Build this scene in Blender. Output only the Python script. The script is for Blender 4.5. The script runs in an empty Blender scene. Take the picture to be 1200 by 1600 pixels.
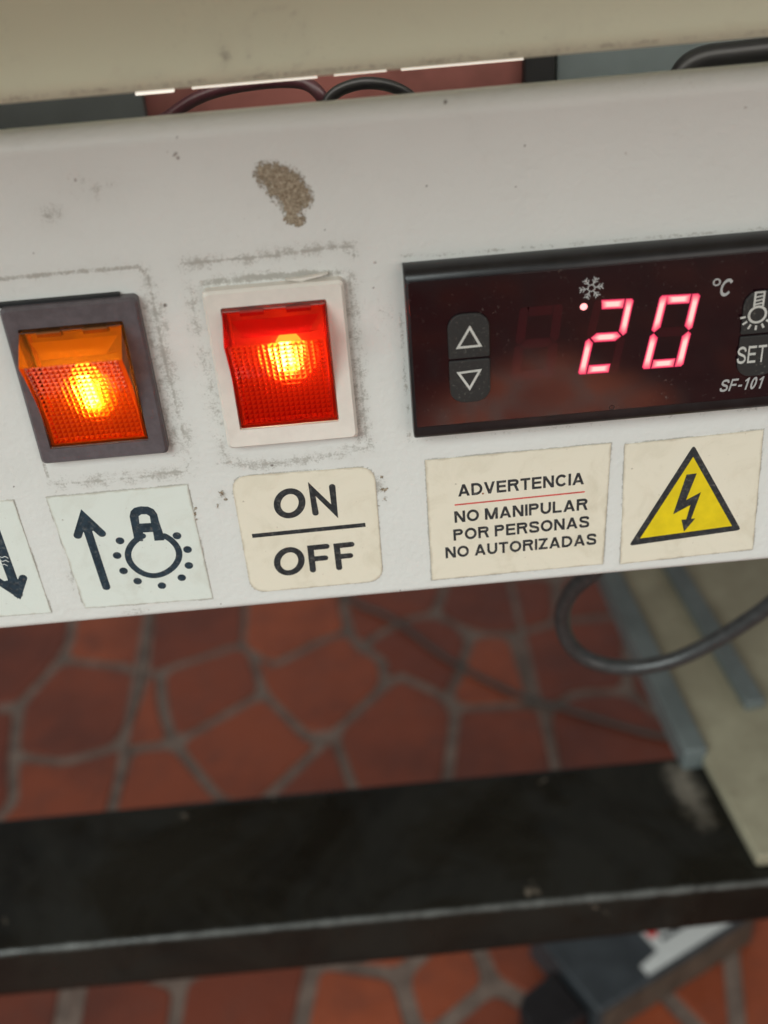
import bpy, bmesh, math, random
import numpy as np
from mathutils import Vector, Matrix
random.seed(4); rng = np.random.default_rng(4)
MM = 0.001
sc = bpy.context.scene
COL = sc.collection

# ------------------------------------------------------------------ camera
CR = np.array([[0.99591175, -0.05667958, -0.07033646],
               [-0.09009908, -0.56746022, -0.81845651],
               [0.00647663, 0.8214477, -0.57024708]])
CF = 1796.99
CC = np.array([-7.952, -180.619, 91.7126])          # mm
cd = bpy.data.cameras.new('camera'); cam = bpy.data.objects.new('camera', cd); COL.objects.link(cam)
cd.sensor_fit = 'VERTICAL'; cd.sensor_height = 24.0; cd.sensor_width = 18.0
cd.lens = CF / 1600 * 24.0
cd.clip_start = 0.01; cd.clip_end = 50
M = Matrix.Identity(4)
for i in range(3):
    M[i][0] = CR[0][i]; M[i][1] = -CR[1][i]; M[i][2] = -CR[2][i]; M[i][3] = CC[i] * MM
cam.matrix_world = M
cd.dof.use_dof = True
cd.dof.focus_distance = 0.212
cd.dof.aperture_fstop = cd.lens / 3.1
sc.camera = cam

# ------------------------------------------------------------------ world, lamps, exposure
w = bpy.data.worlds.new('World'); sc.world = w; w.use_nodes = True
w.node_tree.nodes['Background'].inputs[0].default_value = (0.96, 0.98, 1.0, 1)
w.node_tree.nodes['Background'].inputs[1].default_value = 0.25
def area(name, loc, target, size, sy, power, col):
    l = bpy.data.lights.new(name, 'AREA'); l.shape = 'RECTANGLE'; l.size = size; l.size_y = sy
    l.energy = power; l.color = col
    o = bpy.data.objects.new(name, l); COL.objects.link(o); o.location = loc
    o.rotation_euler = (Vector(target) - Vector(loc)).to_track_quat('-Z', 'Y').to_euler()
    return o
area('window_light', (-0.9, -1.2, 1.05), (0, 0, -0.06), 1.3, 1.1, 35.0, (0.90, 1.0, 0.98))
area('room_light', (0.8, -1.6, 0.25), (0.05, 0, -0.1), 1.2, 1.2, 7.0, (1.0, 0.92, 0.84))
area('slot_fill', (0.0, 0.034, 0.062), (0.0, 0.085, 0.02), 0.40, 0.02, 0.10, (1.0, 0.95, 0.88))  # unseen fill light, added to brighten the linings in the slot
pt = area('floor_patch_fill', (0.120, -0.79, 0.10), (0.120, -0.79, -0.5), 0.34, 0.18, 1.1, (0.93, 1.0, 1.0))  # unseen lamp, added so the display window reflects a lit patch of floor
pt.rotation_euler = (0, 0, math.radians(-42)); pt.data.spread = math.radians(8)
sc.view_settings.view_transform = 'Standard'; sc.view_settings.look = 'None'
sc.view_settings.exposure = 0.0; sc.view_settings.gamma = 1.0
sc.cycles.max_bounces = 10; sc.cycles.transmission_bounces = 8
sc.cycles.sample_clamp_indirect = 4.0
sc.cycles.caustics_refractive = True

# ------------------------------------------------------------------ helpers
def P(px, py, axis=1, val=0.0):
    """point of the place (mm) seen at photo pixel (px,py) on the plane axis=val"""
    r = CR.T @ np.array([(px - 600) / CF, (py - 800) / CF, 1.0])
    t = (val - CC[axis]) / r[axis]
    return CC + t * r
def XZ(px, py, y=0.0):
    p = P(px, py, 1, y); return (p[0], p[2])

def thing(name, label, cat, loc=(0, 0, 0), group=None):
    o = bpy.data.objects.new(name, None); COL.objects.link(o)
    o.location = tuple(c * MM for c in loc); o.empty_display_size = 0.01
    o['label'] = label; o['category'] = cat; o['wl'] = list(loc)
    if group: o['group'] = group
    return o
def wl(p):
    while p is not None:
        if 'wl' in p: return np.array(p['wl'][:])
        p = p.parent
    return np.zeros(3)
def mk(name, V, F, mats, parent=None, smooth=False, midx=None, attrs=None, label=None, loc=None):
    V = np.asarray(V, dtype=float).reshape(-1, 3)
    base = wl(parent) if parent is not None else (np.array(loc) if loc is not None else np.zeros(3))
    V = (V - base) * MM
    me = bpy.data.meshes.new(name)
    me.from_pydata(V.tolist(), [], [tuple(int(i) for i in f) for f in F])
    if not isinstance(mats, (list, tuple)): mats = [mats]
    for m in mats: me.materials.append(m)
    if midx is not None: me.polygons.foreach_set('material_index', list(midx))
    if smooth: me.polygons.foreach_set('use_smooth', [True] * len(me.polygons))
    for k, a in (attrs or {}).items():
        at = me.attributes.new(k, 'FLOAT', 'POINT'); at.data.foreach_set('value', np.asarray(a, dtype=np.float32))
    me.update()
    o = bpy.data.objects.new(name, me); COL.objects.link(o)
    if parent is not None: o.parent = parent
    elif loc is not None: o.location = tuple(c * MM for c in loc)
    if label: o['label'] = label
    return o
def recalc(o):
    bm = bmesh.new(); bm.from_mesh(o.data); bmesh.ops.recalc_face_normals(bm, faces=bm.faces); bm.to_mesh(o.data); bm.free(); return o
def tag(o, label, cat, group=None):
    o['label'] = label; o['category'] = cat
    if group: o['group'] = group
    return o
def bevel(o, w_, seg=3, ang=0.6):
    bm = bmesh.new(); bm.from_mesh(o.data)
    bmesh.ops.recalc_face_normals(bm, faces=bm.faces)
    es = [e for e in bm.edges if len(e.link_faces) == 2 and e.calc_face_angle(0) > ang]
    bmesh.ops.bevel(bm, geom=es, offset=w_ * MM, segments=seg, profile=0.5, affect='EDGES', clamp_overlap=True)
    bm.to_mesh(o.data); bm.free()
    lim_ = (w_ * MM)**2 * 4
    big = (w_ * MM) * 1.01
    for p_ in o.data.polygons:
        vs_ = [o.data.vertices[i_].co for i_ in p_.vertices]
        p_.use_smooth = min((vs_[k_]-vs_[k_-1]).length for k_ in range(len(vs_))) < big and len(vs_) <= 4
    return o
def box(name, lo, hi, mat, parent=None, bv=0, **k):
    x0, y0, z0 = lo; x1, y1, z1 = hi
    V = [(x0,y0,z0),(x1,y0,z0),(x1,y1,z0),(x0,y1,z0),(x0,y0,z1),(x1,y0,z1),(x1,y1,z1),(x0,y1,z1)]
    F = [(0,3,2,1),(4,5,6,7),(0,1,5,4),(1,2,6,5),(2,3,7,6),(3,0,4,7)]
    o = mk(name, V, F, mat, parent, **k)
    if bv: bevel(o, bv)
    return o
def prism(name, poly, d0, d1, mat, parent=None, plane='xz', bv=0, **k):
    """closed polygon extruded: plane 'xz' along y, 'xy' along z, 'yz' along x"""
    n = len(poly)
    def mkp(a, b, d):
        return (a, d, b) if plane == 'xz' else ((a, b, d) if plane == 'xy' else (d, a, b))
    V = [mkp(a, b, d0) for a, b in poly] + [mkp(a, b, d1) for a, b in poly]
    F = [tuple(range(n)), tuple(range(2 * n - 1, n - 1, -1))]
    F += [(i, n + i, n + (i + 1) % n, (i + 1) % n) for i in range(n)]
    o = mk(name, V, F, mat, parent, **k); recalc(o)
    if bv: bevel(o, bv)
    return o
def rrect(x0, z0, x1, z1, r, n=6):
    out = []
    for cx, cz, a0 in ((x1-r, z1-r, 0), (x0+r, z1-r, 90), (x0+r, z0+r, 180), (x1-r, z0+r, 270)):
        for i in range(n + 1):
            a = math.radians(a0 + 90 * i / n); out.append((cx + r*math.cos(a), cz + r*math.sin(a)))
    return out
def round_poly(poly, r, n=5):
    out = []; m = len(poly)
    for i in range(m):
        p = np.array(poly[i], float); a = np.array(poly[i-1], float); b = np.array(poly[(i+1) % m], float)
        da = (a-p); la = np.linalg.norm(da); da /= la; db = (b-p); lb = np.linalg.norm(db); db /= lb
        rr = min(r, la*0.45, lb*0.45)
        s, e = p + da*rr, p + db*rr
        for k in range(n + 1):
            t = k / n; q = (1-t)**2*s + 2*t*(1-t)*p + t*t*e; out.append((q[0], q[1]))
    return out
def smooth_path(pts, n=8, closed=False):
    pts = [np.array(p, float) for p in pts]; out = []
    m = len(pts); rngi = range(m if closed else m - 1)
    for i in rngi:
        if closed: p0, p1, p2, p3 = pts[i-1], pts[i], pts[(i+1) % m], pts[(i+2) % m]
        else: p0, p1, p2, p3 = pts[max(i-1, 0)], pts[i], pts[i+1], pts[min(i+2, m-1)]
        for k in range(n):
            t = k / n
            out.append(0.5*((2*p1)+(-p0+p2)*t+(2*p0-5*p1+4*p2-p3)*t*t+(-p0+3*p1-3*p2+p3)*t**3))
    if not closed: out.append(pts[-1])
    return out
def tube(name, pts, r, mat, parent=None, n=14, sm=8, **k):
    path = smooth_path(pts, sm)
    V = []; F = []; up = np.array([0.13, 0.31, 0.94])
    for i, p in enumerate(path):
        t = path[min(i+1, len(path)-1)] - path[max(i-1, 0)]; t /= np.linalg.norm(t)
        u = up - t*(up @ t); u /= np.linalg.norm(u); v = np.cross(t, u); up = u
        for j in range(n):
            a = 2*math.pi*j/n; V.append(p + r*(math.cos(a)*u + math.sin(a)*v))
    L = len(path)
    for i in range(L-1):
        for j in range(n):
            F.append((i*n+j, i*n+(j+1) % n, (i+1)*n+(j+1) % n, (i+1)*n+j))
    F.append(tuple(range(n-1, -1, -1))); F.append(tuple((L-1)*n+j for j in range(n)))
    return recalc(mk(name, V, F, mat, parent, smooth=True, **k))

class Ink:
    """flat printed marks on a plane y=const; every shape a hair in front of the last"""
    def __init__(s, y, step=0.004): s.V = []; s.F = []; s.y = y; s.step = step; s.k = 0; s.A = []
    def _next(s): s.k += 1; return s.y - s.step * (s.k % 12)
    def poly(s, pts):
        y = s._next(); b = len(s.V)
        ar = sum(pts[i-1][0]*pts[i][1]-pts[i][0]*pts[i-1][1] for i in range(len(pts)))
        if ar < 0: pts = pts[::-1]
        s.V += [(x, y, z) for x, z in pts]; s.F.append(tuple(range(b, b+len(pts))))
    def dot(s, c, r, n=18):
        s.poly([(c[0]+r*math.cos(2*math.pi*i/n), c[1]+r*math.sin(2*math.pi*i/n)) for i in range(n)])
    def stroke(s, pts, wd, closed=False, cap=True):
        pts = [np.array(p, float) for p in pts]; y = s._next(); b = len(s.V); m = len(pts)
        for i in range(m):
            a = pts[i-1] if (i > 0 or closed) else pts[i]
            c = pts[(i+1) % m] if (i < m-1 or closed) else pts[i]
            d1 = pts[i]-a; d2 = c-pts[i]
            if np.linalg.norm(d1) < 1e-9: d1 = d2
            if np.linalg.norm(d2) < 1e-9: d2 = d1
            d1 = d1/np.linalg.norm(d1); d2 = d2/np.linalg.norm(d2)
            n1 = np.array([-d1[1], d1[0]]); n2 = np.array([-d2[1], d2[0]]); nn = n1+n2; nn /= np.linalg.norm(nn)
            h = wd/2/max(0.35, nn @ n1)
            s.V += [(pts[i][0]+nn[0]*h, y, pts[i][1]+nn[1]*h), (pts[i][0]-nn[0]*h, y, pts[i][1]-nn[1]*h)]
        for i in range(m if closed else m-1):
            j = (i+1) % m; s.F.append((b+2*i, b+2*i+1, b+2*j+1, b+2*j))
        if cap and not closed:
            s.dot(pts[0], wd/2); s.dot(pts[-1], wd/2)
    def ellipse(s, c, ux, uz, wd, n=40):
        s.stroke([(c[0]+ux[0]*math.cos(t)+uz[0]*math.sin(t), c[1]+ux[1]*math.cos(t)+uz[1]*math.sin(t)) for t in [2*math.pi*i/n for i in range(n)]], wd, True)
    def build(s, name, mat, parent, **k): return mk(name, s.V, s.F, mat, parent, **k)

T_ = 0.19
def glyph(ch):
    """grotesque bold capitals drawn as strokes, cap height 1; returns (polygons, width)"""
    k = Ink(0, 0.004); t = T_; h = t/2; W_ = dict(A=.98, D=.92, V=.92, E=.80, R=.92, T=.82, N=.90, C=.94, I=.19, O=1.02, M=1.08, P=.84, U=.88, L=.76, S=.86, Z=.80, F=.76).get(ch, .62)
    w = W_
    def bar(x0, x1, z): k.poly([(x0, z-h*.92), (x1, z-h*.92), (x1, z+h*.92), (x0, z+h*.92)])
    def stem(x): k.poly([(x-h, 0), (x+h, 0), (x+h, 1), (x-h, 1)])
    def slant(x0, x1, z0=0.0, z1=1.0, f=1.0):
        e = h*math.hypot(x1-x0, z1-z0)/(z1-z0)*f; k.poly([(x0-e, z0), (x0+e, z0), (x1+e, z1), (x1-e, z1)])
    def arc(cx, cz, rx, rz, a0, a1, n=18): return [(cx+rx*math.cos(math.radians(a0+(a1-a0)*i/n)), cz+rz*math.sin(math.radians(a0+(a1-a0)*i/n))) for i in range(n+1)]
    if ch == 'A': slant(h*1.1, w/2); slant(w-h*1.1, w/2); bar(.2*w, .8*w, .29)
    elif ch == 'V': slant(w/2, h*1.1); slant(w/2, w-h*1.1)
    elif ch == 'N': stem(h); stem(w-h); slant(w-h*1.15, h*1.15)
    elif ch == 'M': stem(h); stem(w-h); slant(w/2, h*1.15); slant(w/2, w-h*1.15)
    elif ch == 'I': stem(h)
    elif ch == 'E': stem(h); bar(h, w, 1-h*.92); bar(h, w*.94, .52); bar(h, w, h*.92)
    elif ch == 'F': stem(h); bar(h, w, 1-h*.92); bar(h, w*.9, .50)
    elif ch == 'L': stem(h); bar(h, w, h*.92)
    elif ch == 'T': k.poly([(w/2-h, 0), (w/2+h, 0), (w/2+h, 1), (w/2-h, 1)]); bar(0, w, 1-h*.92)
    elif ch == 'Z': bar(0, w, 1-h*.92); bar(0, w, h*.92); slant(h*1.5, w-h*1.5, .08, .92)
    elif ch == 'O': k.stroke(arc(w/2, .5, w/2-h, .5-h*.9, 0, 360, 36)[:-1], t, True)
    elif ch == '0': k.stroke(arc(w/2, .5, w/2-h, .5-h*.9, 0, 360, 36)[:-1], t, True)
    elif ch == '1': k.poly([(w*.62-h, 0), (w*.62+h, 0), (w*.62+h, 1), (w*.62-h, 1)]); k.stroke([(w*.62, .93), (w*.12, .72)], t*.85, cap=False)
    elif ch == '-': w = .42; k.poly([(0.02, .3), (w, .3), (w, .46), (0.02, .46)])
    elif ch == 'C': k.stroke(arc(w*.52, .5, w*.52-h, .5-h*.9, 38, 322, 32), t, cap=False)
    elif ch == 'D': stem(h); k.stroke([(h, 1-h*.92)] + arc(w*.42, .5, w*.58-h, .5-h*.92, 90, -90, 20) + [(h, h*.92)], t, cap=False)
    elif ch in 'PR':
        stem(h); k.stroke([(h, 1-h*.92)] + arc(w*.62, .735, w*.36-h, .265-h*.92, 90, -90, 14) + [(h, .47+h*.92)], t, cap=False)
        if ch == 'R': slant(w-h*1.05, w*.66, 0, .50)
    elif ch == 'U': k.stroke([(h, 1)] + arc(w/2, .42, w/2-h, .42-h*.9, 180, 360, 20) + [(w-h, 1)], t, cap=False)
    elif ch == 'S':
        p = [(w-h*1.1, .70), (w*.80, .86), (w*.5, 1-h*.9), (w*.2, .87), (h*1.15, .72), (w*.24, .59), (w*.52, .51), (w*.80, .42), (w-h, .27), (w*.82, .13), (w*.5, h*.9), (w*.18, .14), (h*.95, .32)]
        k.stroke(smooth_path(p, 4), t, cap=False)
    return k, w
def text_ink(name, lines, y, mat, parent, shear=0.0, gap=0.13, thick=0.19):
    """lines: (string, (x0,z0) baseline start, (x1,z1) baseline end, cap height) in mm"""
    global T_
    T_ = thick; V = []; F = []
    for s, a, b, cap in lines:
        pen = 0; gl = []
        for ch in s:
            if ch == ' ': pen += .36; continue
            k, w_ = glyph(ch); gl.append((pen, k)); pen += w_+gap
        tot = pen-gap; a = np.array(a); b = np.array(b); d = b-a; L = np.linalg.norm(d); d /= L; n = np.array([-d[1], d[0]])
        for pn, k in gl:
            base = len(V)
            for x, yy, z in k.V:
                q = a+d*((pn+x)/tot*L+shear*z*cap)+n*z*cap; V.append((q[0], y+yy, q[1]))
            F += [tuple(base+vi for vi in f_) for f_ in k.F]
    return mk(name, V, F, mat, parent)

# ---------------- materials
class NT:
    def __init__(s, name):
        s.m = bpy.data.materials.new(name); s.m.use_nodes = True; s.t = s.m.node_tree; s.b = s.t.nodes['Principled BSDF']
        s.out = s.t.nodes['Material Output']
    def n(s, typ, **k):
        nd = s.t.nodes.new(typ)
        for a, v in k.items(): setattr(nd, a, v)
        return nd
    def l(s, a, b): s.t.links.new(a, b)
    def val(s, sock, v):
        if isinstance(v, bpy.types.NodeSocket): s.l(v, sock)
        else: sock.default_value = v
    def obj(s): return s.n('ShaderNodeTexCoord').outputs['Object']
    def noise(s, scale, detail=4, rough=0.55, vec=None, dist=0.0):
        nd = s.n('ShaderNodeTexNoise'); nd.inputs['Scale'].default_value = scale; nd.inputs['Detail'].default_value = detail
        nd.inputs['Roughness'].default_value = rough; nd.inputs['Distortion'].default_value = dist
        s.l(vec or s.obj(), nd.inputs['Vector']); return nd.outputs['Fac']
    def math(s, op, a, b=0.0, c=None):
        nd = s.n('ShaderNodeMath', operation=op); s.val(nd.inputs[0], a); s.val(nd.inputs[1], b)
        if c is not None: s.val(nd.inputs[2], c)
        return nd.outputs[0]
    def ramp(s, v, a, b, c=0.0, d=1.0):
        nd = s.n('ShaderNodeMapRange'); nd.interpolation_type = 'SMOOTHSTEP'; s.val(nd.inputs['Value'], v)
        nd.inputs['From Min'].default_value = a; nd.inputs['From Max'].default_value = b
        nd.inputs['To Min'].default_value = c; nd.inputs['To Max'].default_value = d; return nd.outputs[0]
    def mix(s, f, a, b):
        nd = s.n('ShaderNodeMix', data_type='RGBA'); s.val(nd.inputs[0], f)
        for i, v in ((6, a), (7, b)):
            if isinstance(v, bpy.types.NodeSocket): s.l(v, nd.inputs[i])
            else: nd.inputs[i].default_value = (*v, 1)
        return nd.outputs[2]
    def attr(s, name): return s.n('ShaderNodeAttribute', attribute_name=name).outputs['Fac']
    def bump(s, h, dist, strength=1.0):
        nd = s.n('ShaderNodeBump'); s.l(h, nd.inputs['Height']); nd.inputs['Distance'].default_value = dist
        nd.inputs['Strength'].default_value = strength; s.l(nd.outputs[0], s.b.inputs['Normal']); return nd
    def set(s, **k):
        for a, v in k.items():
            a = a.replace('_', ' ')
            if isinstance(v, tuple): v = (*v, 1) if len(v) == 3 else v
            s.val(s.b.inputs[a], v)
        return s
def simple(name, col, rough=0.5, var=0.15, scale=400, spec=0.5, metal=0.0, bump=0.0, bscale=2000):
    t = NT(name); f = t.noise(scale, 5, 0.6)
    c = t.mix(t.ramp(f, 0.3, 0.7), tuple(x*(1-var) for x in col), tuple(min(1, x*(1+var)) for x in col))
    t.l(c, t.b.inputs['Base Color']); t.set(Roughness=rough, Metallic=metal); t.b.inputs['Specular IOR Level'].default_value = spec
    if bump: t.bump(t.noise(bscale, 3), bump)
    return t.m

def painted(name, col, peel=0.00006):
    t = NT(name)
    fine = t.noise(2600, 6, 0.75); mid = t.noise(850, 6, 0.7, dist=0.4); low = t.noise(22, 4, 0.6)
    base = t.mix(t.ramp(low, 0.35, 0.7), tuple(c*0.97 for c in col), col)
    base = t.mix(t.math('MULTIPLY', t.ramp(t.noise(130, 6, 0.7), 0.52, 0.8), 0.16), base, (0.46, 0.42, 0.36))
    g = t.math('MULTIPLY', t.attr('grime'), t.ramp(t.noise(230, 5, 0.65), 0.32, 0.62, 0.70, 1.1))
    nz = t.math('ADD', t.math('MULTIPLY', mid, 0.65), t.math('MULTIPLY', fine, 0.65))
    gm = t.ramp(t.math('ADD', g, t.math('SUBTRACT', nz, 0.65)), 0.32, 0.56)
    gm = t.math('MULTIPLY', gm, t.ramp(g, 0.0, 0.25))
    fk = t.math('MULTIPLY', t.math('MULTIPLY', t.ramp(t.noise(2100, 3, 0.6), 0.63, 0.70), t.ramp(t.noise(55, 4, 0.6), 0.50, 0.72)), 0.35)
    base = t.mix(fk, base, (0.22, 0.19, 0.15))
    veil = t.math('MULTIPLY', g, 0.24)
    c1 = t.mix(veil, base, (0.40, 0.37, 0.33))
    c1 = t.mix(t.math('MULTIPLY', gm, 0.58), c1, (0.23, 0.20, 0.16))
    r = t.attr('rust')
    rm = t.math('MULTIPLY', t.ramp(t.math('ADD', r, t.math('MULTIPLY', t.math('SUBTRACT', nz, 0.65), 2.6)), 0.40, 0.60), t.ramp(r, 0.0, 0.3))
    rc = t.mix(t.ramp(t.noise(1900, 6, 0.75, dist=1.2), 0.44, 0.60), (0.21, 0.155, 0.10), (0.46, 0.39, 0.29))
    c1 = t.mix(rm, c1, rc)
    sp = t.attr('speck')
    c1 = t.mix(t.math('MULTIPLY', t.ramp(sp, 0.3, 0.75), 0.85), c1, (0.10, 0.07, 0.055))
    t.l(c1, t.b.inputs['Base Color'])
    t.val(t.b.inputs['Roughness'], t.math('ADD', 0.42, t.math('MULTIPLY', t.math('MAXIMUM', gm, rm), 0.4)))
    h = t.math('ADD', t.math('MULTIPLY', t.noise(900, 3, 0.5), 1.0), t.math('MULTIPLY', rm, 0.5))
    h = t.math('ADD', h, t.math('MULTIPLY', t.noise(350, 3), 1.0))
    t.bump(h, peel)
    return t.m
M_panel = painted('panel_paint', (0.74, 0.735, 0.70), 0.00010)
M_cover = painted('cover_paint', (0.81, 0.84, 0.64), 0.00003)

def paper(name, col, stain=(0.45, 0.38, 0.24), amt=0.3):
    t = NT(name); low = t.ramp(t.noise(110, 6, 0.7, dist=0.8), 0.45, 0.78)
    c = t.mix(t.math('MULTIPLY', low, amt), col, stain)
    sp = t.ramp(t.noise(900, 4, 0.7), 0.66, 0.74)
    c = t.mix(t.math('MULTIPLY', sp, 0.5), c, (0.25, 0.18, 0.12))
    e = t.attr('edge'); em = t.math('MULTIPLY', t.ramp(t.math('ADD', e, t.math('SUBTRACT', t.noise(300, 5, 0.6), 0.5)), 0.55, 1.1), 0.5)
    c = t.mix(em, c, (0.30, 0.22, 0.14))
    t.l(c, t.b.inputs['Base Color']); t.set(Roughness=0.38)
    t.bump(t.noise(500, 4), 0.00005)
    return t.m
M_cream = paper('aged_cream_label', (0.80, 0.735, 0.60))
M_white = paper('white_label', (0.73, 0.76, 0.70), (0.5, 0.47, 0.38), 0.35)
M_ink = simple('dark_ink', (0.022, 0.028, 0.032), 0.4, 0.3, 900)
M_inkb = simple('blue_black_ink', (0.018, 0.038, 0.055), 0.4, 0.3, 900)
for m_ in (M_ink, M_inkb):
    nt_ = m_.node_tree; bs = nt_.nodes['Principled BSDF']; src = bs.inputs['Base Color'].links[0].from_socket
    tc = nt_.nodes.new('ShaderNodeTexCoord'); no = nt_.nodes.new('ShaderNodeTexNoise'); no.inputs['Scale'].default_value = 1300; no.inputs['Detail'].default_value = 6; no.inputs['Roughness'].default_value = 0.75
    nt_.links.new(tc.outputs['Object'], no.inputs['Vector']); mr = nt_.nodes.new('ShaderNodeMapRange'); mr.inputs['From Min'].default_value = 0.52; mr.inputs['From Max'].default_value = 0.74; mr.inputs['To Max'].default_value = 0.45
    nt_.links.new(no.outputs['Fac'], mr.inputs['Value']); mx = nt_.nodes.new('ShaderNodeMix'); mx.data_type = 'RGBA'
    nt_.links.new(mr.outputs[0], mx.inputs[0]); nt_.links.new(src, mx.inputs[6]); mx.inputs[7].default_value = (0.30, 0.29, 0.26, 1); nt_.links.new(mx.outputs[2], bs.inputs['Base Color'])
M_redink = simple('red_ink', (0.62, 0.11, 0.09), 0.5, 0.2, 900)
M_yellow = simple('yellow_print', (0.80, 0.60, 0.012), 0.38, 0.08, 200)
M_scratch = simple('scratch_white', (0.6, 0.62, 0.6), 0.6)
M_greyframe = simple('grey_plastic', (0.105, 0.088, 0.095), 0.42, 0.14, 700, bump=0.00003)
M_whiteframe = simple('white_plastic', (0.76, 0.70, 0.63), 0.35, 0.04, 300)
M_blackpl = simple('black_plastic', (0.012, 0.011, 0.012), 0.32, 0.3, 300, bump=0.00001)
M_blackmet = simple('black_recess', (0.01, 0.01, 0.011), 0.6)

def dusty(name, col, rough, dustamt=0.35, dustcol=(0.30, 0.25, 0.22), thr=0.60):
    t = NT(name)
    f = t.ramp(t.noise(1500, 6, 0.8), thr, thr+0.12); lo = t.ramp(t.noise(90, 4, 0.6), 0.42, 0.7)
    k = t.math('MULTIPLY', t.math('MULTIPLY', f, t.math('ADD', lo, 0.15)), dustamt)
    t.l(t.mix(k, col, dustcol), t.b.inputs['Base Color'])
    t.val(t.b.inputs['Roughness'], t.math('ADD', rough, t.math('MULTIPLY', k, 0.6)))
    return t
td = dusty('smoked_acrylic', (0.011, 0.002, 0.004), 0.05, 0.5); M_acrylic = td.m; td.b.inputs['IOR'].default_value = 1.6
M_button = dusty('rubber_button', (0.020, 0.019, 0.018), 0.65, 0.7, (0.25, 0.23, 0.2), 0.55).m
M_silk = simple('grey_silkscreen', (0.42, 0.42, 0.41), 0.5, 0.1)
M_silkw = simple('white_silkscreen', (0.55, 0.54, 0.50), 0.5, 0.1)

def emis(name, col, st):
    t = NT(name); t.set(Base_Color=col); t.b.inputs['Emission Color'].default_value = (*col, 1); t.b.inputs['Emission Strength'].default_value = st
    return t
tL = NT('lit_led_segment'); g = tL.attr('glow')
tL.l(tL.mix(g, (1.0, 0.02, 0.13), (1.0, 0.48, 0.42)), tL.b.inputs['Emission Color'])
tL.val(tL.b.inputs['Emission Strength'], tL.math('ADD', 0.8, tL.math('MULTIPLY', g, 0.7))); tL.set(Base_Color=(0.1, 0.0, 0.01)); M_led = tL.m
M_leddot = emis('lit_led_dot', (1.0, 0.34, 0.34), 1.6).m
tg = NT('unlit_led_segment'); tg.set(Base_Color=(0.030, 0.003, 0.006), Roughness=0.06, IOR=1.6); M_ghost = tg.m

# translucent rocker lenses
def lens_mat(name, tint, body, mixf, rough, gloss=0.5):
    t = NT(name); t.t.nodes.remove(t.b)
    rf = t.n('ShaderNodeBsdfRefraction'); rf.inputs['Color'].default_value = (*tint, 1); rf.inputs['IOR'].default_value = 1.42; rf.inputs['Roughness'].default_value = rough
    gl = t.n('ShaderNodeBsdfGlossy'); gl.inputs['Roughness'].default_value = 0.08; gl.inputs['Color'].default_value = (1, 1, 1, 1)
    tr = t.n('ShaderNodeBsdfTranslucent'); tr.inputs['Color'].default_value = (*body, 1)
    df = t.n('ShaderNodeBsdfDiffuse'); df.inputs['Color'].default_value = (*body, 1)
    a = t.n('ShaderNodeMixShader'); a.inputs[0].default_value = 0.5; t.l(tr.outputs[0], a.inputs[1]); t.l(df.outputs[0], a.inputs[2])
    b = t.n('ShaderNodeMixShader'); b.inputs[0].default_value = mixf; t.l(rf.outputs[0], b.inputs[1]); t.l(a.outputs[0], b.inputs[2])
    fr = t.n('ShaderNodeFresnel'); fr.inputs['IOR'].default_value = 1.42
    c = t.n('ShaderNodeMixShader'); fm = t.math('MULTIPLY', fr.outputs[0], gloss); t.l(fm, c.inputs[0]); t.l(b.outputs[0], c.inputs[1]); t.l(gl.outputs[0], c.inputs[2])
    t.l(c.outputs[0], t.out.inputs['Surface']); return t.m

# ------------------------------------------------------------------ floor (irregular red stones set in grout)
FZ = -500.0
tF = NT('grout'); tF.l(tF.mix(tF.ramp(tF.noise(60, 6, 0.7), 0.35, 0.7), (0.12, 0.083, 0.066), (0.22, 0.155, 0.122)), tF.b.inputs['Base Color']); tF.set(Roughness=0.75); M_grout = tF.m
tS = NT('red_stone'); a_ = tS.attr('tone')
cs = tS.mix(a_, (0.17, 0.036, 0.017), (0.33, 0.072, 0.027))
cs = tS.mix(tS.math('MULTIPLY', tS.ramp(tS.noise(45, 6, 0.7), 0.45, 0.75), 0.5), cs, (0.13, 0.045, 0.03))
cs = tS.mix(tS.math('MULTIPLY', tS.ramp(tS.noise(120, 5, 0.7), 0.64, 0.74), 0.35), cs, (0.36, 0.24, 0.18))
cs = tS.mix(tS.math('MULTIPLY', tS.ramp(tS.noise(9, 5, 0.65), 0.42, 0.68), 0.55), cs, (0.07, 0.022, 0.016))
tS.l(cs, tS.b.inputs['Base Color']); tS.val(tS.b.inputs['Roughness'], tS.ramp(tS.noise(70, 4), 0.3, 0.7, 0.35, 0.6)); tS.bump(tS.noise(220, 5), 0.0006); M_stone = tS.m

seed_px = [(130,1100),(50,1010),(150,985),(232,1105),(330,1080),(315,975),(465,960),(505,1070),(380,1165),(240,1215),(60,1235),(150,1260),
 (620,1140),(465,1225),(655,1015),(785,1015),(775,1060),(770,1170),(900,1020),(900,1150),(980,1080),(720,930),(590,935),(860,940),
 (30,1585),(170,1570),(385,1560),(570,1575),(700,1540),(830,1500),(1100,1535),(1195,1545),(1010,1600),(760,1600),(300,1330),(520,1360),(700,1330),(900,1290),
 (100,1380),(350,1440),(600,1460),(850,1400),(1050,1290),(1150,1200),(1100,1000),(230,1460)]
seeds = [P(x, y, 2, FZ)[:2] for x, y in seed_px]
lim = (-330, 60, 330, 640)
ys = -1200
row = 0
while ys < 1100:
    xs = -900 + (row % 2)*30
    while xs < 900:
        q = np.array([xs + rng.uniform(-20, 20), ys + rng.uniform(-20, 20)])
        if min(np.linalg.norm(q - s_) for s_ in seeds[:len(seed_px)]) > 74: seeds.append(q)
        xs += 66
    ys += 62; row += 1
seeds = np.array(seeds)
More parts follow.
